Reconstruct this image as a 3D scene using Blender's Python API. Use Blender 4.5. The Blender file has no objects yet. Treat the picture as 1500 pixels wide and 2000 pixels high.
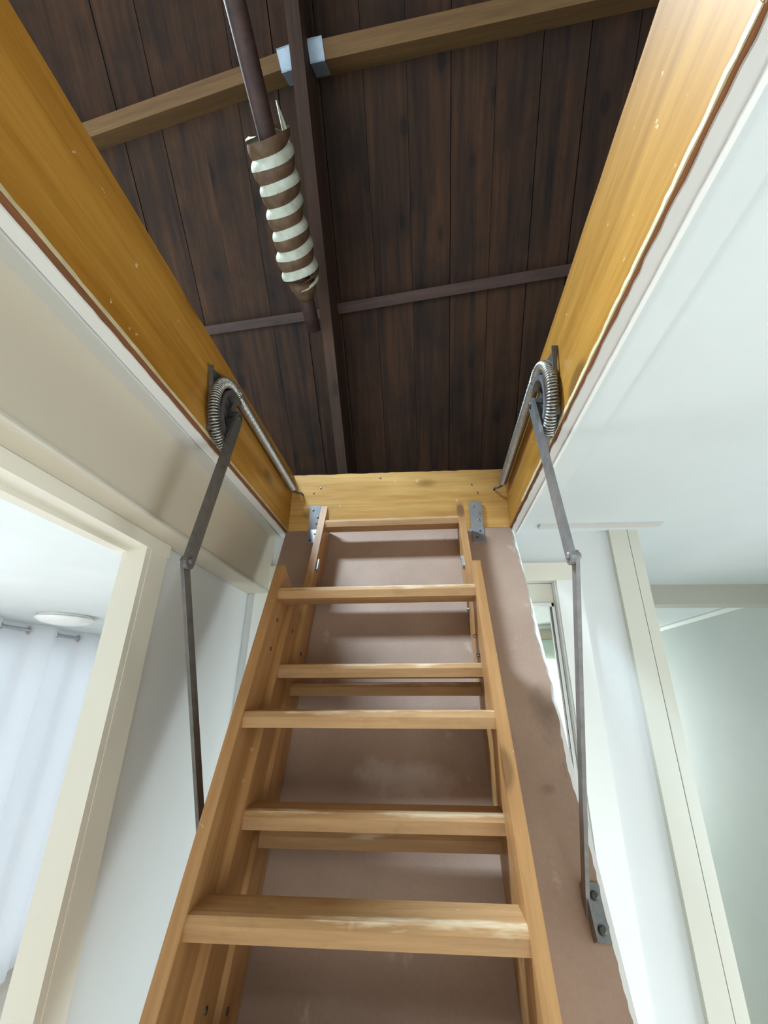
import bpy, bmesh, math, random
from mathutils import Matrix, Vector
random.seed(7)
sc = bpy.context.scene
COL = sc.collection
# ------------------------------------------------------------------ units
# Survey units are taken from the eye point; one unit is K metres, the eye stands EYE metres above the floor.
K, EYE = 1.1667, 1.95
FLOOR = -EYE / K
def W(p): return Vector((p[0]*K, p[1]*K, p[2]*K + EYE))

# ------------------------------------------------------------------ camera
def cam():
    p, y, r = 0.4035, 0.0979, 0.0149
    cy, sy, cp, sp = math.cos(y), math.sin(y), math.cos(p), math.sin(p)
    fwd = Vector((-sy*cp, cy*cp, sp)); right = Vector((cy, sy, 0)); up = right.cross(fwd)
    cr, sr = math.cos(r), math.sin(r)
    R_, U_ = right*cr + up*sr, -right*sr + up*cr
    m = Matrix((R_, U_, -fwd)).transposed().to_4x4(); m.translation = W((0, 0, 0))
    c = bpy.data.cameras.new('camera'); o = bpy.data.objects.new('camera', c); COL.objects.link(o)
    o.matrix_world = m
    c.sensor_fit = 'HORIZONTAL'; c.sensor_width = 36; c.lens = 36*846.5/1500
    c.clip_start = 0.01
    sc.camera = o
cam()

# ------------------------------------------------------------------ world, window daylight and added fill lights, exposure
wd = bpy.data.worlds.new('sky'); sc.world = wd; wd.use_nodes = True
wd.node_tree.nodes['Background'].inputs[0].default_value = (0.75, 0.87, 1, 1)
wd.node_tree.nodes['Background'].inputs[1].default_value = 1.0
def area(name, loc, direction, sx, sy, power, col, up=(0, 0, 1)):
    l = bpy.data.lights.new(name, 'AREA'); l.shape = 'RECTANGLE'; l.size = sx*K; l.size_y = sy*K
    l.energy = power; l.color = col
    o = bpy.data.objects.new(name, l); COL.objects.link(o)
    d = Vector(direction).normalized(); z = -d; x = Vector(up).cross(z).normalized(); y = z.cross(x)
    m = Matrix((x, y, z)).transposed().to_4x4(); m.translation = W(loc); o.matrix_world = m
    return o
AL = math.radians(40.7); CA, SA = math.cos(AL), math.sin(AL); OFF = 2.0
def roof_pt(x, d, h=0): return (x, (OFF-h)*SA + d*CA, (OFF-h)*CA - d*SA)
area('skylight_daylight', roof_pt(-1.236, -1.36, 0.02), (0, -SA, -CA), 0.50, 0.58, 285, (0.64, 0.83, 1.0), up=(0, -CA, SA))
area('bedroom_window_daylight', (-2.76, 3.0, -0.62), (1, 0, 0), 2.1, 1.85, 6, (0.88, 0.94, 1.0))
area('bedroom_side_fill', (-2.75, 0.5, -0.55), (1, 0, 0), 1.4, 1.3, 62, (0.92, 0.96, 1.0))  # added out of view to brighten the curtained room and its doorway
area('landing_fill', (0.45, -1.63, -0.75), (0, 1, 0), 1.5, 1.0, 18, (0.90, 0.96, 1.0))  # fill light added behind the camera for treads, panel and walls
area('right_wall_fill', (1.43, 0.6, -0.75), (-1, 0, 0), 1.1, 1.0, 16, (0.90, 0.96, 1.0))  # fill light added on the unseen right, lifts ceiling and left wall
area('passage_fill', (1.21, 4.33, -0.3), (0, -1, 0), 0.36, 1.0, 26, (0.95, 1.0, 1.0))  # light added beyond the passage to brighten its wall
area('study_fill', (-0.2, 4.33, -0.3), (0, -1, 0), 0.8, 1.0, 60, (1.0, 1.0, 0.98))  # light added to brighten the room behind the glazed door
vs = sc.view_settings
vs.view_transform = 'Standard'; vs.look = 'None'; vs.gamma = 1; vs.use_curve_mapping = False; vs.exposure = 0.5
sc.cycles.max_bounces = 10; sc.cycles.diffuse_bounces = 6; sc.cycles.glossy_bounces = 3
sc.cycles.transparent_max_bounces = 8; sc.cycles.sample_clamp_indirect = 6
sc.cycles.caustics_reflective = False; sc.cycles.caustics_refractive = False

# ------------------------------------------------------------------ mesh helpers
def F(origin=(0, 0, 0), ex=(1, 0, 0), ey=(0, 1, 0), ez=(0, 0, 1)):
    m = Matrix((Vector(ex), Vector(ey), Vector(ez))).transposed().to_4x4(); m.translation = W(origin); return m
def box(bm, x0, x1, y0, y1, z0, z1, m=None):
    v = [bm.verts.new((x, y, z)) for x in (x0, x1) for y in (y0, y1) for z in (z0, z1)]
    if m is not None:
        for a in v: a.co = m @ a.co
    fs = [bm.faces.new([v[i] for i in f]) for f in ((0, 1, 3, 2), (4, 6, 7, 5), (0, 4, 5, 1), (2, 3, 7, 6), (0, 2, 6, 4), (1, 5, 7, 3))]
    return v
def prism(bm, pts, a, b, axis=0):
    """polygon pts extruded between a and b along axis"""
    def mk(p, t):
        q = list(p); q.insert(axis, t); return bm.verts.new(q)
    A = [mk(p, a) for p in pts]; B = [mk(p, b) for p in pts]; n = len(pts)
    bm.faces.new(A); bm.faces.new(B[::-1])
    for i in range(n): bm.faces.new((A[i], B[i], B[(i+1) % n], A[(i+1) % n]))
def tube(bm, pts, rad, seg=10, cap=True):
    pts = [Vector(p) for p in pts]; n = len(pts); rings = []
    t0 = (pts[1]-pts[0]).normalized()
    nrm = t0.orthogonal().normalized()
    for i, p in enumerate(pts):
        t = (pts[min(i+1, n-1)] - pts[max(i-1, 0)]).normalized()
        nrm = (nrm - t*nrm.dot(t)).normalized(); bn = t.cross(nrm)
        r = rad[i] if isinstance(rad, (list, tuple)) else rad
        rings.append([bm.verts.new(p + (nrm*math.cos(2*math.pi*k/seg) + bn*math.sin(2*math.pi*k/seg))*r) for k in range(seg)])
    for a, b in zip(rings, rings[1:]):
        for k in range(seg):
            f = bm.faces.new((a[k], a[(k+1) % seg], b[(k+1) % seg], b[k])); f.smooth = True
    if cap: bm.faces.new(rings[0][::-1]); bm.faces.new(rings[-1])
    return rings
def lathe(bm, prof, c, seg=32, axis=2):
    rings = []
    for r, h in prof:
        ring = []
        for k in range(seg):
            a = 2*math.pi*k/seg; q = [r*math.cos(a), r*math.sin(a)]; q.insert(axis, h)
            ring.append(bm.verts.new(Vector(q) + Vector(c)))
        rings.append(ring)
    for a, b in zip(rings, rings[1:]):
        for k in range(seg):
            f = bm.faces.new((a[k], a[(k+1) % seg], b[(k+1) % seg], b[k])); f.smooth = True
    bm.faces.new(rings[0][::-1]); bm.faces.new(rings[-1])
def bevel(bm, w, seg=1):
    e = [e for e in bm.edges if len(e.link_faces) == 2 and e.calc_face_angle(0) > 0.5]
    bmesh.ops.bevel(bm, geom=e, offset=w, segments=seg, profile=0.6, affect='EDGES')
    return bm
def bms(*boxes, bev=0, seg=1):
    bm = bmesh.new()
    for b in boxes: box(bm, *b)
    if bev: bevel(bm, bev, seg)
    return bm
def mesh(name, bm, mat):
    bmesh.ops.scale(bm, vec=(K, K, K), verts=bm.verts)
    bmesh.ops.recalc_face_normals(bm, faces=bm.faces)
    me = bpy.data.meshes.new(name); bm.to_mesh(me); bm.free(); me.materials.append(mat); return me
def link(name, me, parent=None, frame=None):
    o = bpy.data.objects.new(name, me); COL.objects.link(o)
    if parent is not None: o.parent = parent
    if frame is not None:
        if parent is not None: o.matrix_local = frame
        else: o.matrix_world = frame
    return o
def tag(o, label=None, cat=None, group=None, kind=None):
    if label: o['label'] = label
    if cat: o['category'] = cat
    if group: o['group'] = group
    if kind: o['kind'] = kind
    return o
def thing(name, label, cat, frame=None, group=None, kind=None):
    o = bpy.data.objects.new(name, None); COL.objects.link(o); o.empty_display_size = 0.05
    o.matrix_world = frame if frame is not None else F()
    return tag(o, label, cat, group, kind)
def part(name, bm, mat, parent, label=None, frame=None):
    o = link(name, mesh(name, bm, mat), parent, frame)
    if label: o['label'] = label
    return o
def single(name, bm, mat, label, cat, frame=None, group=None):
    return tag(link(name, mesh(name, bm, mat), None, frame if frame is not None else F()), label, cat, group)
def struct(name, bm, mat, label=None, frame=None):
    return tag(link(name, mesh(name, bm, mat), None, frame if frame is not None else F()), label, kind='structure')

# ------------------------------------------------------------------ materials
class NT:
    def __init__(s, name):
        s.m = bpy.data.materials.new(name); s.m.use_nodes = True; s.t = s.m.node_tree
        s.b = s.t.nodes['Principled BSDF']; s.out = s.t.nodes['Material Output']
    def n(s, typ, **kw):
        nd = s.t.nodes.new(typ)
        for k, v in kw.items():
            if k.startswith('i_'): s.set(nd, k[2:].replace('_', ' '), v)
            else: setattr(nd, k, v)
        return nd
    def set(s, nd, key, v):
        key = int(key) if key.isdigit() else key
        if isinstance(v, bpy.types.NodeSocket): s.t.links.new(v, nd.inputs[key])
        else: nd.inputs[key].default_value = v
    def l(s, a, b): s.t.links.new(a, b)
    def ramp(s, fac, stops):
        r = s.n('ShaderNodeValToRGB'); s.l(fac, r.inputs[0]); e = r.color_ramp.elements
        while len(e) < len(stops): e.new(0.5)
        for x, (p, c) in zip(e, stops): x.position = p; x.color = c if len(c) == 4 else (*c, 1)
        return r.outputs[0]
    def mix(s, fac, a, b, mode='MIX'):
        m = s.n('ShaderNodeMix', data_type='RGBA', blend_type=mode)
        for k, v in ((0, fac), (6, a), (7, b)):
            if isinstance(v, bpy.types.NodeSocket): s.l(v, m.inputs[k])
            else: m.inputs[k].default_value = v if k == 0 or len(v) == 4 else (*v, 1)
        return m.outputs[2]
    def math(s, op, a, b=0.0, c=None):
        m = s.n('ShaderNodeMath', operation=op)
        for k, v in enumerate((a, b, c)):
            if v is None: continue
            if isinstance(v, bpy.types.NodeSocket): s.l(v, m.inputs[k])
            else: m.inputs[k].default_value = v
        return m.outputs[0]
    def noise(s, vec, scale, detail=3, rough=0.55):
        nd = s.n('ShaderNodeTexNoise'); s.l(vec, nd.inputs['Vector'])
        nd.inputs['Scale'].default_value = scale; nd.inputs['Detail'].default_value = detail; nd.inputs['Roughness'].default_value = rough
        return nd.outputs[0]
    def vec(s, scale=(1, 1, 1), rnd=True, coord='Object'):
        tc = s.n('ShaderNodeTexCoord'); v = tc.outputs[coord]
        if rnd:
            oi = s.n('ShaderNodeObjectInfo'); ml = s.math('MULTIPLY', oi.outputs['Random'], 17.0)
            cx = s.n('ShaderNodeCombineXYZ')
            for k in range(3): s.l(ml, cx.inputs[k])
            ad = s.n('ShaderNodeVectorMath', operation='ADD'); s.l(v, ad.inputs[0]); s.l(cx.outputs[0], ad.inputs[1]); v = ad.outputs[0]
        mp = s.n('ShaderNodeVectorMath', operation='MULTIPLY'); s.l(v, mp.inputs[0]); mp.inputs[1].default_value = scale
        return mp.outputs[0]
    def bump(s, h, strength=0.2, dist=0.002):
        b = s.n('ShaderNodeBump'); s.l(h, b.inputs['Height']); b.inputs['Strength'].default_value = strength; b.inputs['Distance'].default_value = dist
        s.l(b.outputs[0], s.b.inputs['Normal'])
    def base(s, c, rough=0.5, metal=0.0, spec=0.5, coat=0.0):
        if isinstance(c, bpy.types.NodeSocket): s.l(c, s.b.inputs['Base Color'])
        else: s.b.inputs['Base Color'].default_value = (*c, 1)
        s.b.inputs['Roughness'].default_value = rough; s.b.inputs['Metallic'].default_value = metal
        s.b.inputs['Specular IOR Level'].default_value = spec; s.b.inputs['Coat Weight'].default_value = coat
        s.b.inputs['Coat Roughness'].default_value = 0.2
def srgb(r, g, b):
    f = lambda c: ((c/255+0.055)/1.055)**2.4 if c/255 > 0.04045 else c/255/12.92
    return (f(r), f(g), f(b))
def wood(name, light, dark, axis, rough=0.5, coat=0.0, grain=1.0, knots=0.8, fleck=0.0, wear=None, stain=0.0, contrast=1.0):
    t = NT(name)
    st = [1.0, 1.0, 1.0]; st[axis] = 0.06
    v = t.vec(tuple(st)); s2 = [1.0, 1.0, 1.0]; s2[axis] = 0.22
    vk = t.vec(tuple(s2))
    warp = t.noise(vk, 6, 2)
    g0 = t.noise(v, 55*grain, 4, 0.6); g1 = t.noise(v, 14*grain, 3, 0.55); g2 = t.noise(v, 190*grain, 2, 0.5)
    g = t.math('ADD', t.math('MULTIPLY', g0, 0.45), t.math('ADD', t.math('MULTIPLY', g1, 0.45), t.math('MULTIPLY', warp, 0.2)))
    a = 0.55 - 0.17/contrast; b = 0.55 + 0.17/contrast
    col = t.ramp(g, [(a, dark), (b, light)])
    fine = t.ramp(g2, [(0.35, (0.8, 0.8, 0.8)), (0.65, (1, 1, 1))]); col = t.mix(0.6, col, fine, 'MULTIPLY')
    if knots:
        vo = t.n('ShaderNodeTexVoronoi'); s3 = [1.0, 1.0, 1.0]; s3[axis] = 0.5
        t.l(t.vec(tuple(s3)), vo.inputs['Vector']); vo.inputs['Scale'].default_value = 7.5*grain
        wob = t.math('ADD', vo.outputs['Distance'], t.math('MULTIPLY', t.math('SUBTRACT', g0, 0.5), 0.05))
        col = t.mix(t.math('MULTIPLY', t.ramp(wob, [(0.10, (1, 1, 1)), (0.16, (0, 0, 0))]), knots), col, tuple(c*0.25 for c in dark))
        col = t.mix(t.math('MULTIPLY', t.ramp(wob, [(0.14, (1, 1, 1)), (0.36, (0, 0, 0))]), 0.4*knots), col, tuple(c*0.8 for c in dark))
    if stain:
        sn = t.noise(t.vec((1, 1, 1)), 3.2, 5, 0.65)
        col = t.mix(t.math('MULTIPLY', t.ramp(sn, [(0.45, (0, 0, 0)), (0.7, (1, 1, 1))]), stain), col, tuple(c*0.35 for c in dark))
    if fleck:
        fn = t.noise(t.vec((1, 1, 1)), 38, 3, 0.6)
        col = t.mix(t.math('MULTIPLY', t.ramp(fn, [(0.70, (0, 0, 0)), (0.735, (1, 1, 1))]), fleck), col, (0.75, 0.62, 0.4))
    if wear:   # worn bare wood along the upper front edge of a tread (its own length, depth and height)
        tc = t.n('ShaderNodeTexCoord'); sp = t.n('ShaderNodeSeparateXYZ'); t.l(tc.outputs['Generated'], sp.inputs[0])
        wn = t.noise(t.vec((0.5, 3, 3)), 9, 4, 0.65)
        e = t.math('SUBTRACT', t.math('ADD', sp.outputs[2], t.math('MULTIPLY', wn, 1.5)), t.math('ADD', t.math('MULTIPLY', sp.outputs[1], 1.3), 1.52))
        col = t.mix(t.math('MULTIPLY', t.ramp(e, [(0.0, (0, 0, 0)), (0.16, (1, 1, 1))]), 0.85), col, wear)
        dn = t.noise(t.vec((0.8, 2, 2)), 20, 4, 0.7)
        col = t.mix(t.math('MULTIPLY', t.ramp(dn, [(0.55, (0, 0, 0)), (0.72, (1, 1, 1))]), 0.3), col, tuple(c*0.6 for c in dark))
    t.base(col, rough, 0, 0.4, coat); t.bump(t.math('ADD', g0, g2), 0.12, 0.0015)
    return t.m
def paint(name, c, rough=0.5, var=0.03, scale=2.5, bump=0.05, spec=0.4):
    t = NT(name); nz = t.noise(t.vec((1, 1, 1)), scale, 4)
    d = tuple(x*(1-var*2.2) for x in c)
    col = t.ramp(nz, [(0.3, d), (0.7, c)]); t.base(col, rough, 0, spec); t.bump(t.noise(t.vec((1, 1, 1)), 90, 2), bump, 0.001)
    return t.m
def metal(name, c, rough=0.4, metalness=0.85, var=0.35, dirt=None, scale=40):
    t = NT(name); nz = t.noise(t.vec((1, 1, 1)), scale, 5, 0.65)
    col = t.ramp(nz, [(0.3, tuple(x*(1-var) for x in c)), (0.7, c)])
    if dirt: col = t.mix(t.ramp(t.noise(t.vec((1, 1, 1)), 14, 4, 0.7), [(0.5, (0, 0, 0)), (0.66, (1, 1, 1))]), col, dirt)
    t.base(col, rough, metalness); t.bump(nz, 0.1, 0.001); return t.m
M = {}
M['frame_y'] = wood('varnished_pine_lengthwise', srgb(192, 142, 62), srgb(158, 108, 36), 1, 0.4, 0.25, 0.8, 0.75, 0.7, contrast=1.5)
M['frame_x_lit'] = wood('varnished_pine_crosswise_lit', srgb(230, 188, 116), srgb(198, 150, 80), 0, 0.42, 0.25, 0.8, 0.75, 0.7, contrast=1.5)  # paler than the lengthwise pine: skylight on the end board is in the colour
M['raw'] = wood('bare_brown_wood', srgb(150, 98, 60), srgb(96, 60, 34), 1, 0.8, 0, 1, 0)
M['stringer'] = wood('pine_stringer', srgb(192, 146, 94), srgb(154, 106, 58), 1, 0.5, 0.1, 1.2, 0.75, 0.25)
M['tread'] = wood('worn_pine_tread', srgb(194, 152, 104), srgb(158, 116, 72), 0, 0.6, 0, 1.2, 0.6, 0.2, wear=srgb(214, 190, 156))
M['plank'] = wood('dark_roof_plank', srgb(88, 52, 24), srgb(30, 15, 5), 1, 0.8, 0, 0.9, 0.6, 0, stain=0.55)
M['rafter'] = wood('brown_rafter', srgb(92, 60, 40), srgb(56, 34, 22), 1, 0.75, 0, 1.0, 0.5, 0, stain=0.25)
M['purlin'] = wood('yellow_brown_purlin', srgb(138, 98, 54), srgb(102, 68, 36), 0, 0.7, 0, 1.0, 0.4, 0)
M['batten'] = wood('reddish_batten', srgb(98, 68, 56), srgb(64, 42, 34), 0, 0.7, 0, 1.0, 0.5, 0, stain=0.3)
M['pole'] = wood('reddish_pole', srgb(76, 46, 32), srgb(48, 27, 19), 1, 0.7, 0, 1.0, 0.2, 0)
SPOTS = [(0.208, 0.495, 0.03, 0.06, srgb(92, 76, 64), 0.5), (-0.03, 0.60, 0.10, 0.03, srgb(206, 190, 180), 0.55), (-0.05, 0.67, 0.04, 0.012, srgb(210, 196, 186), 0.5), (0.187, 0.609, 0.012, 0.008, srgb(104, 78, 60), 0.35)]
def panel_mat():
    t = NT('brown_hardboard'); v = t.vec((1, 1, 1), False)
    a = t.noise(v, 2.2, 5, 0.6); b = t.noise(v, 150, 2); c = t.noise(t.vec((1, 0.25, 1), False), 22, 4, 0.7)
    col = t.ramp(a, [(0.3, srgb(148, 122, 104)), (0.7, srgb(180, 153, 134))])
    col = t.mix(0.5, col, t.ramp(b, [(0.3, (0.86, 0.86, 0.86)), (0.7, (1, 1, 1))]), 'MULTIPLY')
    col = t.mix(t.math('MULTIPLY', t.ramp(c, [(0.66, (0, 0, 0)), (0.78, (1, 1, 1))]), 0.5), col, srgb(96, 74, 58))
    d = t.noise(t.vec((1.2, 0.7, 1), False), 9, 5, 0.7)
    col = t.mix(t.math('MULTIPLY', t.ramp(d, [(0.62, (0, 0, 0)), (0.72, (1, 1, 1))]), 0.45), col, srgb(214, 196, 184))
    for (sx, ss, rx, ry, cc, amt) in SPOTS:   # darker and paler patches at fixed places on the panel
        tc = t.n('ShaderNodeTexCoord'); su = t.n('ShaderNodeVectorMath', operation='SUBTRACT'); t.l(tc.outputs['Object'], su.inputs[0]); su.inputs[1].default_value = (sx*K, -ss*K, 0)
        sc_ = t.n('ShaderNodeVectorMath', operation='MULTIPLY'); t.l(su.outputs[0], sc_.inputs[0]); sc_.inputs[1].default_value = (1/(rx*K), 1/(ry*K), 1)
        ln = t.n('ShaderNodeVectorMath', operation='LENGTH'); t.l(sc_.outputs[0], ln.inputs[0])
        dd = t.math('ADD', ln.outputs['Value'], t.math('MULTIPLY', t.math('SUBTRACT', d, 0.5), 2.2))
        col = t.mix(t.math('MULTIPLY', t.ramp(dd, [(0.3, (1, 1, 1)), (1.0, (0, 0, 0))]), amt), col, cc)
    t.base(col, 0.62, 0, 0.3); t.bump(b, 0.06, 0.001); return t.m
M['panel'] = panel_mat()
M['white'] = paint('white_wall_paint', srgb(218, 221, 221), 0.55)
M['ceil'] = paint('white_ceiling_paint', srgb(212, 219, 219), 0.6)
M['cream'] = paint('cream_gloss_paint', srgb(226, 222, 208), 0.35, 0.02)
M['beam'] = paint('beige_beam_tone', srgb(206, 198, 180), 0.4, 0.02)  # one even beige for the boxed beam, darker than the cream trims
M['post'] = paint('pale_stone_gloss_paint', srgb(208, 207, 195), 0.35, 0.02)
M['lintel'] = paint('grey_beige_lintel_tone', srgb(178, 176, 163), 0.4, 0.02)  # one grey beige for the lintel, darker than ceiling and walls
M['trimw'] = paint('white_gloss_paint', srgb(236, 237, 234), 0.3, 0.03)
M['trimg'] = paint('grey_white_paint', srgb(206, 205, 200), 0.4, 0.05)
M['filler'] = paint('cracked_cream_filler', srgb(214, 200, 162), 0.7, 0.12, 30)
M['greenish'] = paint('pale_green_grey_wall', srgb(200, 206, 200), 0.6)
M['floor'] = wood('pale_laminate_floor', srgb(236, 226, 214), srgb(222, 208, 192), 1, 0.45, 0, 0.7, 0.2)
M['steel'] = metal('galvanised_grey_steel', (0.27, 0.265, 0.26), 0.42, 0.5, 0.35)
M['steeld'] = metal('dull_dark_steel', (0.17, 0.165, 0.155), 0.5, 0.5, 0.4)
M['spring'] = metal('bright_spring_wire', (0.52, 0.52, 0.49), 0.3, 0.85, 0.25)
M['zinc'] = metal('zinc_plate', (0.5, 0.53, 0.56), 0.42, 0.6, 0.3, None, 18)
M['screw'] = metal('screw_head', (0.5, 0.49, 0.46), 0.35, 0.9, 0.4)
M['boltd'] = metal('dark_bolt', (0.1, 0.095, 0.085), 0.5, 0.6, 0.4)
def plain(name, c, rough=0.5, **k):
    t = NT(name); nz = t.noise(t.vec((1, 1, 1)), 12, 2); t.base(t.ramp(nz, [(0.3, tuple(x*0.94 for x in c)), (0.7, c)]), rough, **k); return t.m
M['lampglass'] = plain('opal_lamp_glass', srgb(236, 236, 234), 0.3)
M['lampglassg'] = plain('frosted_green_glass', srgb(186, 204, 190), 0.3)
M['lampband'] = plain('beige_lamp_band', srgb(176, 166, 140), 0.4)
M['dark'] = plain('dark_seal', (0.03, 0.03, 0.03), 0.6)
M['eyelet'] = plain('copper_eyelet', srgb(200, 170, 158), 0.35, metal=0.4)
M['rod'] = plain('grey_curtain_rod', srgb(170, 176, 182), 0.35, metal=0.5)
def curtain_mat():
    t = NT('white_voile'); tr = t.n('ShaderNodeBsdfTranslucent'); tr.inputs[0].default_value = (0.93, 0.94, 0.96, 1)
    nz = t.noise(t.vec((1, 1, 1)), 160, 2); t.base(t.ramp(nz, [(0.3, srgb(236, 238, 242)), (0.7, srgb(246, 247, 250))]), 0.8, 0, 0.1)
    m = t.n('ShaderNodeMixShader'); m.inputs[0].default_value = 0.6; t.l(t.b.outputs[0], m.inputs[1]); t.l(tr.outputs[0], m.inputs[2]); t.l(m.outputs[0], t.out.inputs[0]); return t.m
M['curtain'] = curtain_mat()
def glass_mat():
    t = NT('window_pane_glass'); tr = t.n('ShaderNodeBsdfTransparent'); gl = t.n('ShaderNodeBsdfGlossy'); gl.inputs['Roughness'].default_value = 0.02
    tr.inputs[0].default_value = (0.93, 0.96, 0.94, 1)
    fr = t.n('ShaderNodeFresnel'); fr.inputs[0].default_value = 1.45
    m = t.n('ShaderNodeMixShader'); t.l(fr.outputs[0], m.inputs[0]); t.l(tr.outputs[0], m.inputs[1]); t.l(gl.outputs[0], m.inputs[2]); t.l(m.outputs[0], t.out.inputs[0]); return t.m
M['glass'] = glass_mat()
def wrap_mat(name, c, d):
    t = NT(name); nz = t.noise(t.vec((1, 1, 1)), 34, 4, 0.6); t.base(t.ramp(nz, [(0.3, d), (0.7, c)]), 0.6, 0, 0.25); t.bump(nz, 0.35, 0.004); return t.m
M['wrapw'] = wrap_mat('white_wrap', srgb(192, 183, 160), srgb(166, 157, 134))
M['wrapb'] = wrap_mat('brown_wrap', srgb(106, 76, 50), srgb(78, 54, 36))

# ------------------------------------------------------------------ the setting: storey below
ZC, ZT = 0.4175, 0.589           # ceiling face, attic floor
XL, XR, YF, YN = -0.373, 0.227, 1.093, -0.12   # clear opening of the hatch
BT = 0.019                       # frame board thickness
x0, x1, y0, y1 = -2.85, 1.56, -1.75, 4.4
bm = bms((x0, XL-BT, y0, y1, ZC, ZT), (XR+BT, x1, y0, y1, ZC, ZT), (XL-BT, XR+BT, YF+BT, y1, ZC, ZT), (XL-BT, XR+BT, y0, YN-BT, ZC, ZT))
struct('ceiling', bm, M['ceil'], 'white painted ceiling around the loft hatch')
struct('floor', bms((x0, x1, y0, y1, FLOOR-0.05, FLOOR)), M['floor'], 'pale wooden floor')
# left partition with its open doorway and the boxed beam above it
YW = 1.142
struct('wall_left', bms((-0.512, -0.482, 0.68, YW, FLOOR, 0.2535), (-0.512, -0.482, y0, -0.25, FLOOR, 0.2535), (-0.512, -0.482, -0.25, 0.68, 0.238, 0.2535), (-0.512, -0.482, 1.20, y1, FLOOR, ZC)), M['white'], 'white partition wall beside the doorway')
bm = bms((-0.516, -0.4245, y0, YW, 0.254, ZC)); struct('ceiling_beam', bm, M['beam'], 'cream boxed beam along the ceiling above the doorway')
bm = bmesh.new(); tube(bm, [(-0.4235, y0, 0.2575), (-0.4235, YW, 0.2575)], 0.0035, 8); struct('trim_1', bm, M['cream'], 'thin bead along the lower edge of the cream beam')
d1 = thing('door_1', 'cream painted frame of the open doorway to the curtained room', None, kind='structure')
part('architrave', bms((-0.482, -0.4725, 0.681, 0.729, FLOOR, 0.231), bev=0.003, seg=2), M['cream'], d1)
part('architrave', bms((-0.482, -0.4725, -0.30, -0.251, FLOOR, 0.231), bev=0.003, seg=2), M['cream'], d1)
part('jamb', bms((-0.516, -0.4735, 0.668, 0.682, FLOOR, 0.238), bev=0.0015), M['cream'], d1)
part('jamb', bms((-0.516, -0.4735, -0.252, -0.238, FLOOR, 0.238), bev=0.0015), M['cream'], d1)
part('door_head', bms((-0.516, -0.470, -0.30, 0.731, 0.231, 0.2535), bev=0.002), M['cream'], d1)
part('head_stop', bms((-0.53, -0.508, -0.25, 0.68, 0.224, 0.24)), M['cream'], d1)
# far wall with a glazed door, hidden for the most part behind the hatch door
DX0, DX1, DH = -0.36, 0.337, 0.283
struct('wall_far', bms((-0.516, DX0, YW, 1.20, FLOOR, ZC), (DX1, 0.562, YW, 1.20, FLOOR, ZC), (DX0, DX1, YW, 1.20, DH, ZC)), M['white'], 'white wall behind the hatch door')
d2 = thing('door_2', 'white framed glazed door behind the folded down hatch door', None, kind='structure')
part('head_casing', bms((-0.46, 0.397, 1.131, YW, DH, 0.330), bev=0.002), M['cream'], d2)
part('side_casing', bms((DX1, 0.397, 1.131, YW, FLOOR, DH), bev=0.002), M['trimw'], d2)
part('side_casing', bms((-0.46, DX0, 1.131, YW, FLOOR, DH), bev=0.002), M['trimw'], d2)
part('jamb', bms((DX1-0.003, DX1, 1.14, 1.20, FLOOR, DH)), M['trimw'], d2)
lf = part('door_leaf', bms((DX0, DX1-0.0035, 1.165, 1.19, 0.229, DH-0.001), (DX1-0.010, DX1-0.0035, 1.165, 1.19, FLOOR+0.01, 0.229), (DX0, DX0+0.05, 1.165, 1.19, FLOOR+0.01, 0.229), (DX0+0.05, DX1-0.010, 1.165, 1.19, FLOOR+0.01, FLOOR+0.25), bev=0.0015), M['cream'], d2)
part('glazing_bead', bms((DX0+0.05, DX1-0.0065, 1.158, 1.172, 0.221, 0.230), (DX1-0.0125, DX1-0.005, 1.158, 1.172, FLOOR+0.25, 0.230)), M['trimw'], lf)
part('rubber_seal', bms((DX1-0.0138, DX1-0.0126, 1.160, 1.174, FLOOR+0.25, 0.221)), M['dark'], lf)
part('pane', bms((DX0+0.05, DX1-0.009, 1.174, 1.178, FLOOR+0.25, 0.224)), M['glass'], lf)
# wall end post with its two boards
post = thing('trim_2', 'painted boards closing the end of the white wall', None, kind='structure')
part('board', bms((0.490, 0.5350, 1.128, YW, FLOOR, ZC), bev=0.004, seg=3), M['post'], post)
part('board', bms((0.5375, 0.5625, 1.130, YW, FLOOR, ZC), bev=0.002), M['post'], post)
struct('wall_return', bms((0.532, 0.562, 1.2, 1.95, FLOOR, ZC)), M['white'])
struct('lintel', bms((0.562, x1, 1.757, 1.83, 0.341, ZC), bev=0.002), M['lintel'], 'grey beige lintel over the passage at the end of the landing')
struct('wall_divider', bms((0.562, 0.90, 1.92, 1.95, FLOOR, ZC), (0.87, 0.90, 1.95, y1, FLOOR, ZC)), M['white'])
struct('wall_right', bms((1.445, x1, y0, 0.0, FLOOR, ZC), (1.445, x1, 1.2, y1, FLOOR, ZC), (1.445, x1, 0.0, 1.2, FLOOR, -1.3), (1.445, x1, 0.0, 1.2, -0.2, ZC)), M['greenish'], 'pale green grey wall of the passage')
bm = bmesh.new(); prism(bm, [(1.445, ZC), (1.445, ZC-0.022), (1.438, ZC-0.022), (1.425, ZC-0.006), (1.425, ZC)], 1.83, y1, 1); struct('trim_3', bm, M['greenish'], 'slim cornice along the top of the passage wall')
struct('trim_4', bms((0.30, 0.602, 1.074, 1.098, ZC-0.006, ZC)), M['trimg'], 'flat batten on the ceiling in front of the wall end')
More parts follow.
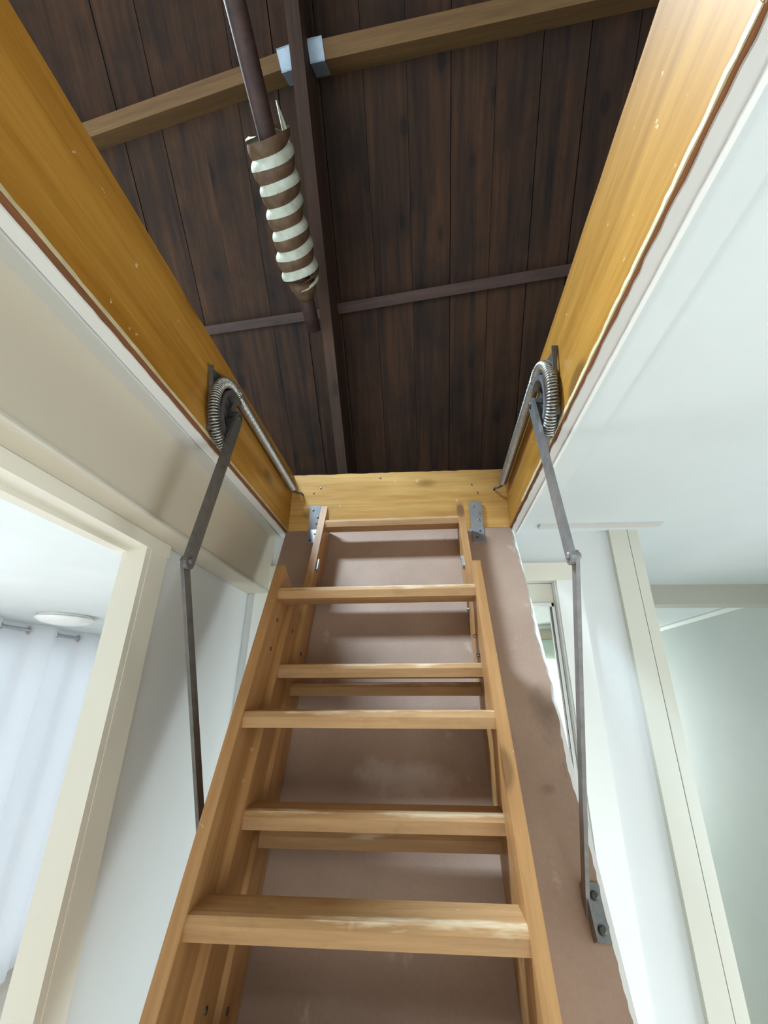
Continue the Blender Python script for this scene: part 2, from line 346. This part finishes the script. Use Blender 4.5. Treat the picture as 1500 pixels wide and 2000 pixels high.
# near wall, back wall of the rooms, outer wall with the curtained window
struct('wall_near', bms((x0, -0.3, y0, -1.65, FLOOR, ZC), (1.2, x1, y0, -1.65, FLOOR, ZC), (-0.3, 1.2, y0, -1.65, FLOOR, -1.25), (-0.3, 1.2, y0, -1.65, -0.25, ZC)), M['white'])
struct('wall_back', bms((x0, -0.6, 4.34, y1, FLOOR, ZC), (0.2, 1.02, 4.34, y1, FLOOR, ZC), (1.4, x1, 4.34, y1, FLOOR, ZC), (-0.6, 0.2, 4.34, y1, FLOOR, -0.8), (1.02, 1.4, 4.34, y1, FLOOR, -0.8), (-0.6, 0.2, 4.34, y1, 0.2, ZC), (1.02, 1.4, 4.34, y1, 0.2, ZC)), M['white'])
struct('wall_outer', bms((x0, -2.77, y0, -0.25, FLOOR, ZC), (x0, -2.77, -0.25, 1.25, FLOOR, -1.25), (x0, -2.77, -0.25, 1.25, 0.15, ZC), (x0, -2.77, 1.25, 1.9, FLOOR, ZC), (x0, -2.77, 4.1, y1, FLOOR, ZC), (x0, -2.77, 1.9, 4.1, FLOOR, -1.6), (x0, -2.77, 1.9, 4.1, 0.32, ZC)), M['white'], 'outer wall behind the curtains')
def window(name, a, b, axis, at, z0, z1):
    w = thing(name, None, None, kind='structure')
    def bx(p0, p1, q0, q1, t):
        return (p0, p1, at-t, at+t, q0, q1) if axis == 0 else (at-t, at+t, p0, p1, q0, q1)
    f = 0.04
    part('window_frame', bms(bx(a, b, z0, z0+f, .02), bx(a, b, z1-f, z1, .02), bx(a, a+f, z0, z1, .02), bx(b-f, b, z0, z1, .02), bx((a+b)/2-f/2, (a+b)/2+f/2, z0, z1, .02)), M['trimw'], w)
    part('pane', bms(bx(a+f, (a+b)/2-f/2, z0+f, z1-f, .002)), M['glass'], w); part('pane', bms(bx((a+b)/2+f/2, b-f, z0+f, z1-f, .002)), M['glass'], w)
window('window_1', 1.9, 4.1, 1, -2.81, -1.6, 0.32)
window('added_window_6', -0.25, 1.25, 1, -2.81, -1.25, 0.15)  # unseen window added as opening for the bedroom side fill
window('added_window_7', 0.0, 1.2, 1, 1.5, -1.3, -0.2)  # added in the unseen part of the right wall, for its fill light
window('added_window_2', -0.3, 1.2, 0, -1.70, -1.25, -0.25)  # added behind the camera to go with the landing fill
window('added_window_3', 1.02, 1.4, 0, 4.37, -0.8, 0.2)  # unseen window added at the passage end for its light
window('added_window_4', -0.6, 0.2, 0, 4.37, -0.8, 0.2)  # unseen window added for the light beyond the glazed door

# ------------------------------------------------------------------ hatch frame and its trims
fr = thing('hatch_frame', 'orange varnished pine board frame lining the loft hatch', 'hatch frame', F((-0.07, 0.5, ZC)))
def board(axis, a, b, t0, t1, lab, mat, skew=0.0):
    bm = bmesh.new(); n = 40; rows = []
    for i in range(n+1):
        u = a + (b-a)*i/n; z = ZT + 0.002 + random.uniform(-0.0005, 0.0005)
        q = lambda t, zz: (t+0.07, u-0.5, zz-ZC) if axis == 1 else (u+0.07, t-0.5, zz-ZC)
        rows.append([bm.verts.new(q(t0, ZC)), bm.verts.new(q(t1, ZC)), bm.verts.new(q(t1, z)), bm.verts.new(q(t0, z+random.uniform(-0.0006, 0.0006)))])
    for r, s in zip(rows, rows[1:]):
        for k in range(4): bm.faces.new((r[k], r[(k+1) % 4], s[(k+1) % 4], s[k]))
    bm.faces.new(rows[0]); bm.faces.new(rows[-1][::-1])
    return part('board', bm, mat, fr, lab)
board(1, YN-BT, YF+BT, XL-BT+0.0005, XL, 'shaded long side board', M['frame_y'])
board(1, YN-BT, YF+BT, XR, XR+BT-0.0005, 'sunlit long side board', M['frame_y'])
board(0, XL, XR, YF, YF+BT-0.0005, 'short end board behind the ladder head', M['frame_x_lit'])
board(0, XL, XR, YN-BT+0.0005, YN, 'short end board near the viewer', M['frame_x_lit'])
def screw(parent, p, nrm, r=0.004, mat='screw', name='screw', proud=0.0015):
    bm = bmesh.new(); p = Vector(p); nrm = Vector(nrm).normalized()
    tube(bm, [p - nrm*0.004, p + nrm*proud*0.6, p + nrm*proud], [r, r, r*0.6], 10); return part(name, bm, M[mat], parent)
o = Vector((-0.07, 0.5, ZC))
for x, z in ((-0.29, 0.548), (-0.31, 0.533), (0.135, 0.545), (0.15, 0.52), (-0.12, 0.575)): screw(fr, Vector((x, YF, z))-o, (0, -1, 0), 0.0028)
# trims round the opening, left: bare strip, white strip, cracked joint, grey strip up to the beam
def strip(name, xa, xb, za, zb, mat, label, jag=0.0, yb=1.118, ya=-0.2, n=90, side=0):
    bm = bmesh.new(); rows = []
    for i in range(n+1):
        y = ya + (yb-ya)*i/n; j = random.uniform(-1, 1)*jag
        a = xa + (j if side == 0 else 0); b = xb + (j if side == 1 else 0)
        rows.append([bm.verts.new(p) for p in ((a, y, za), (b, y, za), (b, y, zb), (a, y, zb))])
    for r, s in zip(rows, rows[1:]):
        for k in range(4): bm.faces.new((r[k], r[(k+1) % 4], s[(k+1) % 4], s[k]))
    bm.faces.new(rows[0]); bm.faces.new(rows[-1][::-1])
    return struct(name, bm, M[mat], label)
strip('trim_5', XL-0.0095, XL-0.0006, ZC-0.003, ZC, 'raw', 'bare brown wood strip under the shaded hatch board', 0.0008)
strip('trim_6', XL-0.0035, XL+0.0012, ZC-0.0012, ZC+0.003, 'filler', 'cracked filler line under the shaded hatch board', 0.0009, side=1)
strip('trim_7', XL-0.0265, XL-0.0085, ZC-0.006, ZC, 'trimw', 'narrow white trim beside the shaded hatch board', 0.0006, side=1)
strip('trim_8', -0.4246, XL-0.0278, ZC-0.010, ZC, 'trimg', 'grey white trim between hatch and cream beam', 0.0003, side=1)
strip('trim_9', XR+0.0006, XR+0.0052, ZC-0.003, ZC, 'raw', 'bare brown wood strip under the sunlit hatch board', 0.0010, side=1)
strip('trim_10', XR-0.0012, XR+0.004, ZC-0.0016, ZC+0.0045, 'filler', 'cracked filler along the sunlit hatch board', 0.0006, ya=0.15, yb=0.93)
strip('trim_11', XR+0.0044, XR+0.0205, ZC-0.006, ZC, 'trimg', 'chipped white trim beside the sunlit hatch board', 0.0010)
strip('trim_12', XR+0.0207, XR+0.0262, ZC-0.0085, ZC, 'trimw', 'thin bright white bead beside the sunlit hatch board', 0.0002)
strip('trim_13', XR+0.0262, 0.298, ZC-0.0045, ZC, 'ceil', 'flat white board on the ceiling beside the hatch', 0.0, yb=1.0)

# ------------------------------------------------------------------ hatch door (hangs down at 64 degrees) and loft ladder on it
TH = math.radians(64); ST, CT = math.sin(TH), math.cos(TH)
PF = F((0, 1.0895, ZC), (1, 0, 0), (0, CT, ST), (0, -ST, CT))     # local: x across, y up the slope, z towards the viewer
hd = thing('hatch_door', 'brown hardboard hatch door hanging down behind the ladder', 'hatch door', PF)
PL, PR, PS = -0.3765, 0.2335, 1.19
bm = bmesh.new(); rows = []; n = 150; j = 0
for i in range(n+1):
    s = -0.004 - PS*i/n; j = j*0.86 + random.uniform(-1, 1)*0.0017
    xr = PR - 0.0055 + max(-0.009, min(0.005, j))
    xl = PL - 0.028*s
    rows.append([bm.verts.new(p) for p in ((xl, s, -0.004), (xr, s, -0.004), (xr, s, 0), (xl, s, 0))])
for r, q in zip(rows, rows[1:]):
    for k in range(4): bm.faces.new((r[k], r[(k+1) % 4], q[(k+1) % 4], q[k]))
bm.faces.new(rows[0]); bm.faces.new(rows[-1][::-1])
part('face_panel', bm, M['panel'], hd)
bm = bmesh.new(); prism(bm, [(PL+0.001, -0.006), (PR+0.0015, -0.006), (PR+0.0015, -PS-0.004), (PL+0.001+0.028*PS, -PS-0.004)], -0.018, -0.0041, 2)
part('back_panel', bm, M['trimw'], hd, 'white painted back showing along the ragged edge')
for sx, xa, xb in ((0, -0.314, -0.284), (1, 0.126, 0.157)):
    h = part('hinge', bms((xa, xb, -0.058 if sx else -0.05, 0.001, 0.0002, 0.003), bev=0.0006), M['zinc'], hd, 'zinc hinge with one leaf on the end board')
    # upper leaf lies on the upright end board
    R_ = Matrix(((1, 0, 0), (0, ST, CT), (0, -CT, ST)))
    bm = bmesh.new(); v = box(bm, xa-0.0005, xb+0.0005, 0.0, 0.072, -0.0005, 0.0025)
    for a in v: a.co = Matrix(((1, 0, 0), (0, ST, -CT), (0, CT, ST))) @ a.co + Vector((0, 0.001, 0.001))
    part('upper_leaf', bm, M['zinc'], h)
    mid = (xa+xb)/2
    for dx, s in ((0.006, -0.018), (-0.004, -0.042)): screw(h, (mid+dx, s, 0.003), (0, 0, 1), 0.0032, 'boltd')
    for dx, t in ((-0.006, 0.058), (0.008, 0.036), (0.006, 0.018)):
        p = Matrix(((1, 0, 0), (0, ST, -CT), (0, CT, ST))) @ Vector((mid+dx, t, 0.0025)) + Vector((0, 0.001, 0.001))
        screw(h, p, Matrix(((1, 0, 0), (0, ST, -CT), (0, CT, ST))) @ Vector((0, 0, 1)), 0.0032)
# ladder: three sliding sections, turned a little on the panel
PHI = math.radians(0.9)
rot = Matrix.Translation(Vector((-0.084, -0.55, 0))*K) @ Matrix.Rotation(PHI, 4, 'Z') @ Matrix.Translation(Vector((0.084, 0.55, 0))*K)
LF = PF @ rot
ld = thing('loft_ladder', 'three part wooden loft ladder with worn treads under the hatch', 'ladder', LF)
def stringer(xa, xb, na, nb, sa, sb, cut=0.0, lab=None):
    bm = bmesh.new()
    prism(bm, [(-sa, nb), (-sa-cut*0.2, nb*0.75), (-sa-cut, na), (-sb, na), (-sb, nb)], xa, xb, 0); bevel(bm, 0.0022, 2)
    return part('stringer', bm, M['stringer'], ld, lab)
TT = 0.0165
SEC = [('upper fixed section', -0.260, 0.112, 0.004, 0.069, -0.022, 1.16, [0.031, 0.252, 0.472, 0.69, 0.91, 1.13], 0.040),
       ('middle sliding section', -0.2675, 0.1095, 0.071, 0.129, 0.33, 1.42, [0.470, 0.683, 0.90, 1.12, 1.34], 0.050),
       ('lower sliding section', -0.280, 0.1075, 0.131, 0.191, 0.298, 1.50, [0.352, 0.578, 0.794, 1.01, 1.23, 1.45], 0.054)]
TR = Matrix(((1, 0, 0), (0, CT, ST), (0, -ST, CT)))   # world-level axes seen in the panel frame: y' away, z' up
for nm, xa, xb, na, nb, sa, sb, steps, dep in SEC:
    c = 0.03 if sa < 0 else 0.0; stringer(xa, xa+TT, na, nb, sa, sb, c, nm); stringer(xb-TT, xb, na, nb, sa, sb, c, nm)
    wdt = xb-xa-0.016; hh = 0.0225
    bm = bmesh.new(); prism(bm, [(0, 0), (0.0, hh*0.62), (0.004, hh*0.93), (0.009, hh), (dep, hh), (dep, 0)], -wdt/2, wdt/2, 0); bevel(bm, 0.0012, 1)
    me = mesh('tread', bm, M['tread'])
    for s in steps:
        m = TR.to_4x4(); m.translation = Vector(((xa+xb)/2, -s - hh*ST, nb + 0.0015 - hh*CT + 0.0))*K
        # front upper edge of the tread lies on the front face of the stringers
        p = Vector(((xa+xb)/2, -s, nb+0.0015)) - TR @ Vector((0, 0, hh)); m.translation = p*K
        link('tread', me, ld, m)
# bolts and guide fittings on the stringers
for x, s, n_ in ((-0.260+TT, 0.40, 0.045), (-0.2675+TT, 0.385, 0.10), (-0.280+TT, 0.40, 0.158), (-0.280+TT, 0.455, 0.153), (-0.2675+TT, 0.86, 0.1), (-0.260+TT, 0.86, 0.05)):
    screw(ld, (x, -s, n_), (1, 0, 0), 0.0036, 'boltd', 'bolt')
for x, s, n_ in ((0.112-TT, 0.16, 0.05), (0.112-TT, 0.30, 0.045), (0.1095-TT, 0.40, 0.1), (0.1095-TT, 0.445, 0.11), (0.1095-TT, 0.80, 0.1)):
    screw(ld, (x, -s, n_), (-1, 0, 0), 0.0032, 'screw', 'bolt', 0.006)
for x in (-0.260+TT+0.002, 0.112-TT-0.002): part('guide_fitting', bms((x-0.0025, x+0.0025, -0.195, -0.165, 0.052, 0.064), bev=0.001), M['zinc'], ld)

# ------------------------------------------------------------------ folding arms with spring quadrants
def bar(bm, a, b, w, x0_, x1_, ext=0.0):
    """flat bar in the YZ plane from a to b with rounded ends, thickness x0..x1"""
    a, b = Vector(a), Vector(b); d = (b-a).normalized(); n_ = Vector((-d.y, d.x)); pts = []
    for k in range(9):
        t = math.pi*k/8; pts.append(b + (d*math.sin(t) + n_*math.cos(t))*w/2)
    for k in range(9):
        t = math.pi*k/8; pts.append(a + (-d*math.sin(t) - n_*math.cos(t))*w/2)
    prism(bm, [(p.x, p.y) for p in pts], x0_, x1_, 0)
def arm(mir, label, dull, slant=0.0):
    fx = XR if mir > 0 else XL           # inner face of the frame board
    X = lambda t: fx - mir*t             # t: distance from the board
    t = thing('folding_arm', label, 'folding arm', F((fx, 0.655, 0.48)), 'folding steel arms of the hatch')
    o = Vector((fx, 0.655, 0.48))
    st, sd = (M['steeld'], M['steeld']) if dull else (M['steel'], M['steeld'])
    C = (0.0, 0.0); E = (0.583-0.655, 0.179-0.48)
    LO = (0.764-0.655, -0.262-0.48)
    L = lambda d: -mir*d
    def P(name, f, mat, parent=t, lab=None):
        bm = bmesh.new(); f(bm); return part(name, bm, mat, parent, lab)
    pl = P('mounting_plate', lambda bm: (prism(bm, [(-0.085, 0.055), (-0.062, 0.03), (-0.05, -0.055), (0.03, -0.06), (0.04, 0.05), (-0.03, 0.072)], *sorted((L(0.0002), L(0.003))), 0),
        prism(bm, [(-0.085, 0.055), (-0.082, 0.057), (-0.047, -0.055), (-0.05, -0.055)], *sorted((L(0.003), L(0.010))), 0)), sd)
    # grooved quadrant carrying the spring
    def quad(bm):
        ro, ri = 0.052, 0.043; pts = []
        for k in range(25):
            a = math.radians(70 + 205*k/24); pts.append((ro*math.cos(a), ro*math.sin(a)))
        for k in range(24, -1, -1):
            a = math.radians(70 + 205*k/24); pts.append((ri*math.cos(a), ri*math.sin(a)))
        prism(bm, pts, *sorted((L(0.006), L(0.022))), 0)
    q = P('quadrant', quad, st)
    for ang in (75, 165, 262):
        a = math.radians(ang); P('spoke', lambda bm: bar(bm, (0, 0), (0.046*math.cos(a), 0.046*math.sin(a)), 0.010, *sorted((L(0.008), L(0.011)))), sd, q)
    P('pivot_bolt', lambda bm: tube(bm, [(L(0.001), 0, 0), (L(0.034), 0, 0), (L(0.0355), 0, 0)], [0.006, 0.006, 0.004], 12), M['boltd'])
    ua = P('upper_bar', lambda bm: (bar(bm, C, E, 0.025, *sorted((L(0.0265), L(0.0325))))), st)
    P('bar_flange', lambda bm: bar(bm, (0.004, 0.012), (-0.006, -0.03), 0.012, *sorted((L(0.012), L(0.0265)))), sd, ua)
    def lower(bm):
        bar(bm, E, LO, 0.0165, *sorted((L(0.0205), L(0.0258))))
        for v in bm.verts:
            u = (v.co - Vector((v.co.x, *E))).length/0.46; v.co.x += slant*u
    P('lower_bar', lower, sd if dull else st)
    P('elbow_rivet', lambda bm: tube(bm, [(L(0.017), *E), (L(0.019), *E), (L(0.0335), *E), (L(0.0355), *E)], [0.004, 0.006, 0.006, 0.004], 14), st)
    # spring: hangs on the far end board, runs along the frame and round the quadrant
    path = []; R0 = 0.0655
    hook = Vector((1.058-0.655, 0.052)); top = math.radians(78)
    for k in range(121):
        a = math.radians(262) + (top - math.radians(262))*k/120; path.append((Vector((R0*math.cos(a), R0*math.sin(a))), 0.0048))
    p0 = path[-1][0]; nst = 200
    for k in range(1, nst+1): path.append((p0.lerp(hook, k/nst), 0.0034))
    bm = bmesh.new(); pts = []; ph = 0; prev = path[0][0]
    for i in range(len(path)-1):
        a, pa = path[i]; b, pb = path[i+1]; d = (b-a).normalized(); nn = Vector((-d.y, d.x)); ln = (b-a).length
        sub = max(1, int(math.ceil(ln/pa*7)))
        for s in range(sub):
            u = s/sub; c = a.lerp(b, u); ph += 2*math.pi*(ln/sub)/pa
            off = nn*math.cos(ph)*0.0095; pts.append((L(0.0135) + 0.0095*math.sin(ph), c.x+off.x, c.y+off.y))
    tube(bm, pts, 0.0016, 5); sp = part('spring', bm, M['spring'] if not dull else M['spring'], t)
    P('spring_hook', lambda bm: tube(bm, [(L(0.0135), hook.x-0.004, hook.y), (L(0.0135), hook.x+0.012, hook.y-0.003), (L(0.022), hook.x+0.022, hook.y-0.004), (L(0.030), hook.x+0.024, hook.y-0.004), (L(0.032), hook.x+0.036, hook.y-0.004)], 0.0032, 8), sd, sp)
    P('spring_anchor', lambda bm: bar(bm, (-0.006, -0.063), (0.014, -0.082), 0.010, *sorted((L(0.009), L(0.018)))), sd, sp)
    # foot bracket on the hatch door: an angle plate with two bolts
    S = Vector((0, -CT, -ST)); N = Vector((0, -ST, CT)); base = Vector((0, 1.0895, ZC))
    def onp(x, s, n_): return Vector((x-o.x, 0, 0)) + base + S*s + N*n_ - Vector((0, o.y, o.z))
    xb = fx - mir*0.023 + slant
    def foot(bm):
        for (xa, xc, s0, s1, n0, n1) in ((xb, xb+mir*0.022, 0.722, 0.782, 0.0003, 0.0035), (xb, xb+mir*0.003, 0.735, 0.782, 0.0035, 0.02)):
            xs = sorted((xa, xc)); v = box(bm, xs[0], xs[1], s0, s1, n0, n1)
            for a in v: a.co = onp(a.co.x, a.co.y, a.co.z)
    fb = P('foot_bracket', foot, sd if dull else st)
    for s in (0.736, 0.770):
        p = onp(xb+mir*0.013, s, 0.0035); screw(fb, p, N, 0.0055, 'boltd', 'bolt', 0.005)
    return t
arm(1, 'grey steel folding arm with coil spring on the sunlit hatch board', False)
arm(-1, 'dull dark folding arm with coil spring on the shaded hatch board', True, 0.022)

# ------------------------------------------------------------------ attic roof
RF = F((0, OFF*SA, OFF*CA), (1, 0, 0), (0, -CA, SA), (0, -SA, -CA))   # local: x across, y up the slope, z into the attic
roof = thing('roof', 'dark boarded underside of the sloping roof above the hatch', None, RF, kind='structure')
PW = 0.1515; SKX0, SKX1, SKD0, SKD1 = -1.5350, -0.929, -1.72, -1.0
DTOP, DBOT = -2.40, 1.45
k0 = -16
for k in range(k0, 14):
    xa = -0.02 + k*PW; xb = xa + PW - random.choice((0.0015, 0.003, 0.004)); th = random.uniform(-0.004, 0.0)
    segs = [(DTOP, DBOT)] if not (xa > SKX0-0.02 and xb < SKX1+0.02) else [(DTOP, SKD0), (SKD1, DBOT)]
    for da, db in segs:
        part('plank', bms((xa, xb, -db, -da, -0.03, th), bev=0.002), M['plank'], roof)
part('roof_underlay', bms((-2.5, SKX0, -DBOT, -DTOP, -0.05, -0.0301), (SKX1, 2.2, -DBOT, -DTOP, -0.05, -0.0301), (SKX0, SKX1, -SKD0, -DTOP, -0.05, -0.0301), (SKX0, SKX1, -DBOT, -SKD1, -0.05, -0.0301)), M['dark'], roof)
sk = thing('window_5', 'roof skylight above the hatch', None, RF, kind='structure')
part('window_frame', bms((SKX0, SKX0+0.03, -SKD1, -SKD0, -0.06, 0.01), (SKX1-0.03, SKX1, -SKD1, -SKD0, -0.06, 0.01), (SKX0, SKX1, -SKD1, -SKD1+0.03, -0.06, 0.01), (SKX0, SKX1, -SKD0-0.03, -SKD0, -0.06, 0.01)), M['trimw'], sk)
part('pane', bms((SKX0+0.03, SKX1-0.03, -SKD1+0.03, -SKD0-0.03, -0.03, -0.026)), M['glass'], sk)
# far slope, gables and attic floor edge close the attic
yr, zr = roof_pt(0, DTOP)[1:]
bm = bmesh.new(); prism(bm, [(yr+0.03, zr), (yr+0.03, zr+0.05), (yr-2.95, zr-2.49), (yr-2.95, zr-2.54)], -2.5, 2.2, 0); struct('roof_back', bm, M['plank'], frame=F())
for i, xg in enumerate((-2.5, 2.15)):
    bm = bmesh.new(); prism(bm, [(yr, zr), (yr-2.95, ZT-0.05), (roof_pt(0, DBOT)[1], ZT-0.05)], xg, xg+0.05, 0); struct('wall_gable', bm, M['plank'])
def on_roof(name, pa, pb, w, h, mat, label, cat, h0=0.0, group=None):
    """beam lying under the planks: pa, pb (x, d) on the roof plane, w across, h deep"""
    a = Vector((pa[0], -pa[1], 0)); b = Vector((pb[0], -pb[1], 0)); ex = (b-a).normalized(); ey = Vector((-ex.y, ex.x, 0))
    m = RF @ Matrix(((ex.x, ey.x, 0, a.x*K), (ex.y, ey.y, 0, a.y*K), (0, 0, 1, 0), (0, 0, 0, 1)))
    return single(name, bms((0, (b-a).length, -w/2, w/2, h0, h), bev=0.0025, seg=2), mat, label, cat, m, group)
bm = bms((-0.376, -0.333, -DBOT, -DTOP, 0.0005, 0.20), bev=0.004, seg=2)
single('rafter', bm, M['rafter'], 'brown rafter running down the boarded roof slope', 'rafter', RF)
on_roof('purlin', (-2.3, -0.415), (-0.381, -0.727), 0.042, 0.115, M['purlin'], 'lit yellow brown purlin crossed by the wrapped pole', 'beam', 0.0005, 'upper purlins')
on_roof('purlin', (-0.3285, -0.731), (2.1, -0.905), 0.050, 0.115, M['purlin'], 'yellow brown purlin beyond the rafter, free of the pole', 'beam', 0.0005, 'upper purlins')
on_roof('roof_batten', (-2.3, 0.170), (-0.3765, 0.032), 0.036, 0.035, M['batten'], 'reddish batten ending behind the wrapped pole', 'batten', 0.0005, 'lower roof battens')
on_roof('roof_batten', (-0.3325, 0.020), (2.1, -0.20), 0.040, 0.035, M['batten'], 'reddish batten across the boards beyond the rafter', 'batten', 0.0005, 'lower roof battens')
for xa, xb, d, ang, lab in ((-0.432, -0.377, -0.722, 0.16, 'zinc joist hanger between wrapped pole and rafter'), (-0.332, -0.283, -0.734, 0.07, 'zinc joist hanger on the far side of the rafter')):
    m = RF @ Matrix.Translation(Vector(((xa+xb)/2, -d, 0))*K) @ Matrix.Rotation(ang, 4, 'Z'); w = (xb-xa)/2
    t = thing('joist_hanger', lab, 'joist hanger', m, 'zinc joist hangers')
    part('seat_plate', bms((-w, w, -0.029, 0.029, 0.1155, 0.119)), M['zinc'], t)
    part('side_flange', bms((-w, w, -0.030, -0.0265, 0.02, 0.119)), M['zinc'], t); part('side_flange', bms((-w, w, 0.0265, 0.030, 0.02, 0.119)), M['zinc'], t)
# wrapped pole: bare above and below, a puffy white and brown spiral round its middle
P1 = Vector((-0.403, 0.664, 1.416)); P2 = Vector((-0.395, 1.039, 1.309)); P0 = P2 + (P1-P2)*1.68; P3 = P2 + (P2-P1)*0.42
ax = (P1-P2).normalized(); exx = Vector((1, 0, 0)); exx = (exx - ax*exx.dot(ax)).normalized(); eyy = ax.cross(exx)
WF = F(P2, exx, eyy, ax)
inv = Matrix((exx, eyy, ax))
loc = lambda p: inv @ (Vector(p) - P2)
LEN = (P1-P2).length
wp = thing('wrapped_pole', 'reddish wooden pole with a white and brown spiral wrapping under the roof', 'pole', WF)
up_end = P0 + (P0-P1)*2.6
bm = bmesh.new(); tube(bm, [loc(p) for p in (P3, P2.lerp(P3, 0.3), P2, P1, P0, up_end)], 0.0255, 16); part('pole_shaft', bm, M['pole'], wp)
TURNS = 6.6; pitch = LEN/TURNS
def ribbon(lo, hi, r_lo, r_hi, name, mat, ta=-0.25, tb=TURNS+0.1):
    """helical band between the heights lo and hi of a turn; its radius runs from r_lo at the lower to r_hi at the upper edge"""
    bm = bmesh.new(); rows = []; n = int((tb-ta)*36); m = 8
    for i in range(n+1):
        t = ta + (tb-ta)*i/n; a = 2*math.pi*t; row = []
        for j in range(m+1):
            k = min(1.0, (t-ta)/0.4, (tb-t)/0.4); w = lo + (hi-lo)*(0.5 + (j/m-0.5)*max(k, 0.02)); z = (t + w)*pitch; u = max(0, min(1, z/LEN))
            r = 0.0505 + 0.003*math.sin(u*9) + r_lo + (r_hi-r_lo)*j/m + 0.004*math.sin(math.pi*j/m) + 0.0022*math.sin(a*3.1+z*40)
            e = max(0.0, (0.08 - u)/0.08); r *= 1 - 0.25*e*e
            row.append(bm.verts.new((r*math.cos(a), r*math.sin(a), z)))
        rows.append(row)
    for p, q in zip(rows, rows[1:]):
        for j in range(m):
            f = bm.faces.new((p[j], p[j+1], q[j+1], q[j])); f.smooth = True
    return part(name, bm, mat, wp)
ribbon(-0.04, 0.42, 0.012, 0.0, 'white_wrap', M['wrapw']); ribbon(0.34, 1.0, 0.001, 0.0105, 'brown_wrap', M['wrapb'], tb=TURNS-0.3)
bm = bmesh.new(); lathe(bm, [(0.026, -0.05), (0.034, -0.03), (0.043, -0.012), (0.046, 0.004), (0.026, 0.02)], (0, 0, 0), 20); part('wrap_end', bm, M['wrapb'], wp)
bm = bmesh.new(); rows = []
for i in range(15):
    u = i/14; a = 0.9 - 1.5*u; z = LEN - 0.03 + 0.10*(1-u)**2; r = 0.058
    rows.append([bm.verts.new((r*math.cos(a), r*math.sin(a), z)), bm.verts.new((r*math.cos(a), r*math.sin(a), LEN-0.07)), bm.verts.new(((r-0.003)*math.cos(a), (r-0.003)*math.sin(a), LEN-0.07)), bm.verts.new(((r-0.003)*math.cos(a), (r-0.003)*math.sin(a), z))])
for r, q in zip(rows, rows[1:]):
    for k in range(4):
        f = bm.faces.new((r[k], r[(k+1) % 4], q[(k+1) % 4], q[k])); f.smooth = True
bm.faces.new(rows[0]); bm.faces.new(rows[-1][::-1]); part('torn_flap', bm, M['wrapw'], wp)

# ------------------------------------------------------------------ curtained room
CX, CZ = -2.6, 0.372
rod = thing('curtain_rod', 'thin grey curtain rod under the white ceiling', 'curtain rod', F((CX, 3.0, CZ)))
bm = bmesh.new(); tube(bm, [(0, -1.45, 0), (0, 1.3, 0)], 0.011, 12); part('rod_tube', bm, M['rod'], rod)
for y in (-1.38, 1.2): part('rod_bracket', bms((-0.17, 0.0, y-0.01, y+0.01, 0.008, 0.022)), M['rod'], rod)
def curtain(ya, yb, phase, label):
    c = thing('curtain', label, 'curtain', F((CX, ya, -1.6)), 'white eyelet curtains')
    bm = bmesh.new(); n = int((yb-ya)/0.0125); rows = []; H = 2.012; m = 26; per = 0.437
    for i in range(n+1):
        y = (yb-ya)*i/n; row = []
        for j in range(m+1):
            z = H*j/m; f = 2*math.pi*((y+ya-phase)/per); lo = 1 - j/m
            w = math.sin(f + 0.35*lo*math.sin(2.1*(y+ya)) + 0.25*lo)
            sgn = math.copysign(abs(w)**0.5, w)
            x = sgn*(0.058 + 0.012*lo*math.sin(5*(y+ya)+1)) + 0.010*lo*math.sin(7.0*(y+ya)+2*lo)
            row.append(bm.verts.new((x, y + 0.02*lo*math.sin(9*(y+ya)), z)))
        rows.append(row)
    for p, q in zip(rows, rows[1:]):
        for j in range(m):
            f = bm.faces.new((p[j], p[j+1], q[j+1], q[j])); f.smooth = True
    part('fabric', bm, M['curtain'], c)
    y = phase - 40*per
    while y < yb - 0.05:
        if y > ya + 0.05:
            bm = bmesh.new(); pts = [(0.0, y-ya + 0.021*math.cos(a), CZ+1.6 + 0.021*math.sin(a)) for a in [2*math.pi*k/16 for k in range(17)]]
            tube(bm, pts, 0.006, 6, False); part('eyelet', bm, M['eyelet'], c)
        y += per/2
curtain(1.62, 2.86, 2.703, 'leftmost white eyelet curtain panel seen through the open doorway')
curtain(2.862, 4.22, 2.703, 'white eyelet curtain panel next to the doorway post, below the flat lamp')
lamp = thing('ceiling_lamp', 'flat round white ceiling lamp above the curtains', 'lamp', F((-2.12, 2.42, ZC)))
bm = bmesh.new(); lathe(bm, [(0.135, 0.0), (0.135, -0.014), (0.125, -0.018)], (0, 0, 0), 40); part('lamp_base', bm, M['trimw'], lamp)
bm = bmesh.new(); lathe(bm, [(0.128, -0.014), (0.152, -0.018), (0.150, -0.026), (0.12, -0.042), (0.07, -0.052), (0.01, -0.055)], (0, 0, 0), 40); part('lamp_shade', bm, M['lampglass'], lamp)
l2 = thing('ceiling_lamp', 'round lamp with beige band and green glass bowl behind the glazed door', 'lamp', F((0.765, 2.85, ZC)))
bm = bmesh.new(); lathe(bm, [(0.10, 0.0), (0.10, -0.028), (0.09, -0.03)], (0, 0, 0), 36); part('lamp_base', bm, M['trimw'], l2)
bm = bmesh.new(); lathe(bm, [(0.098, -0.026), (0.125, -0.03), (0.128, -0.085), (0.11, -0.088)], (0, 0, 0), 36); part('lamp_band', bm, M['lampband'], l2)
bm = bmesh.new(); lathe(bm, [(0.105, -0.084), (0.12, -0.09), (0.115, -0.13), (0.09, -0.17), (0.05, -0.19), (0.005, -0.196)], (0, 0, 0), 36); part('lamp_shade', bm, M['lampglassg'], l2)
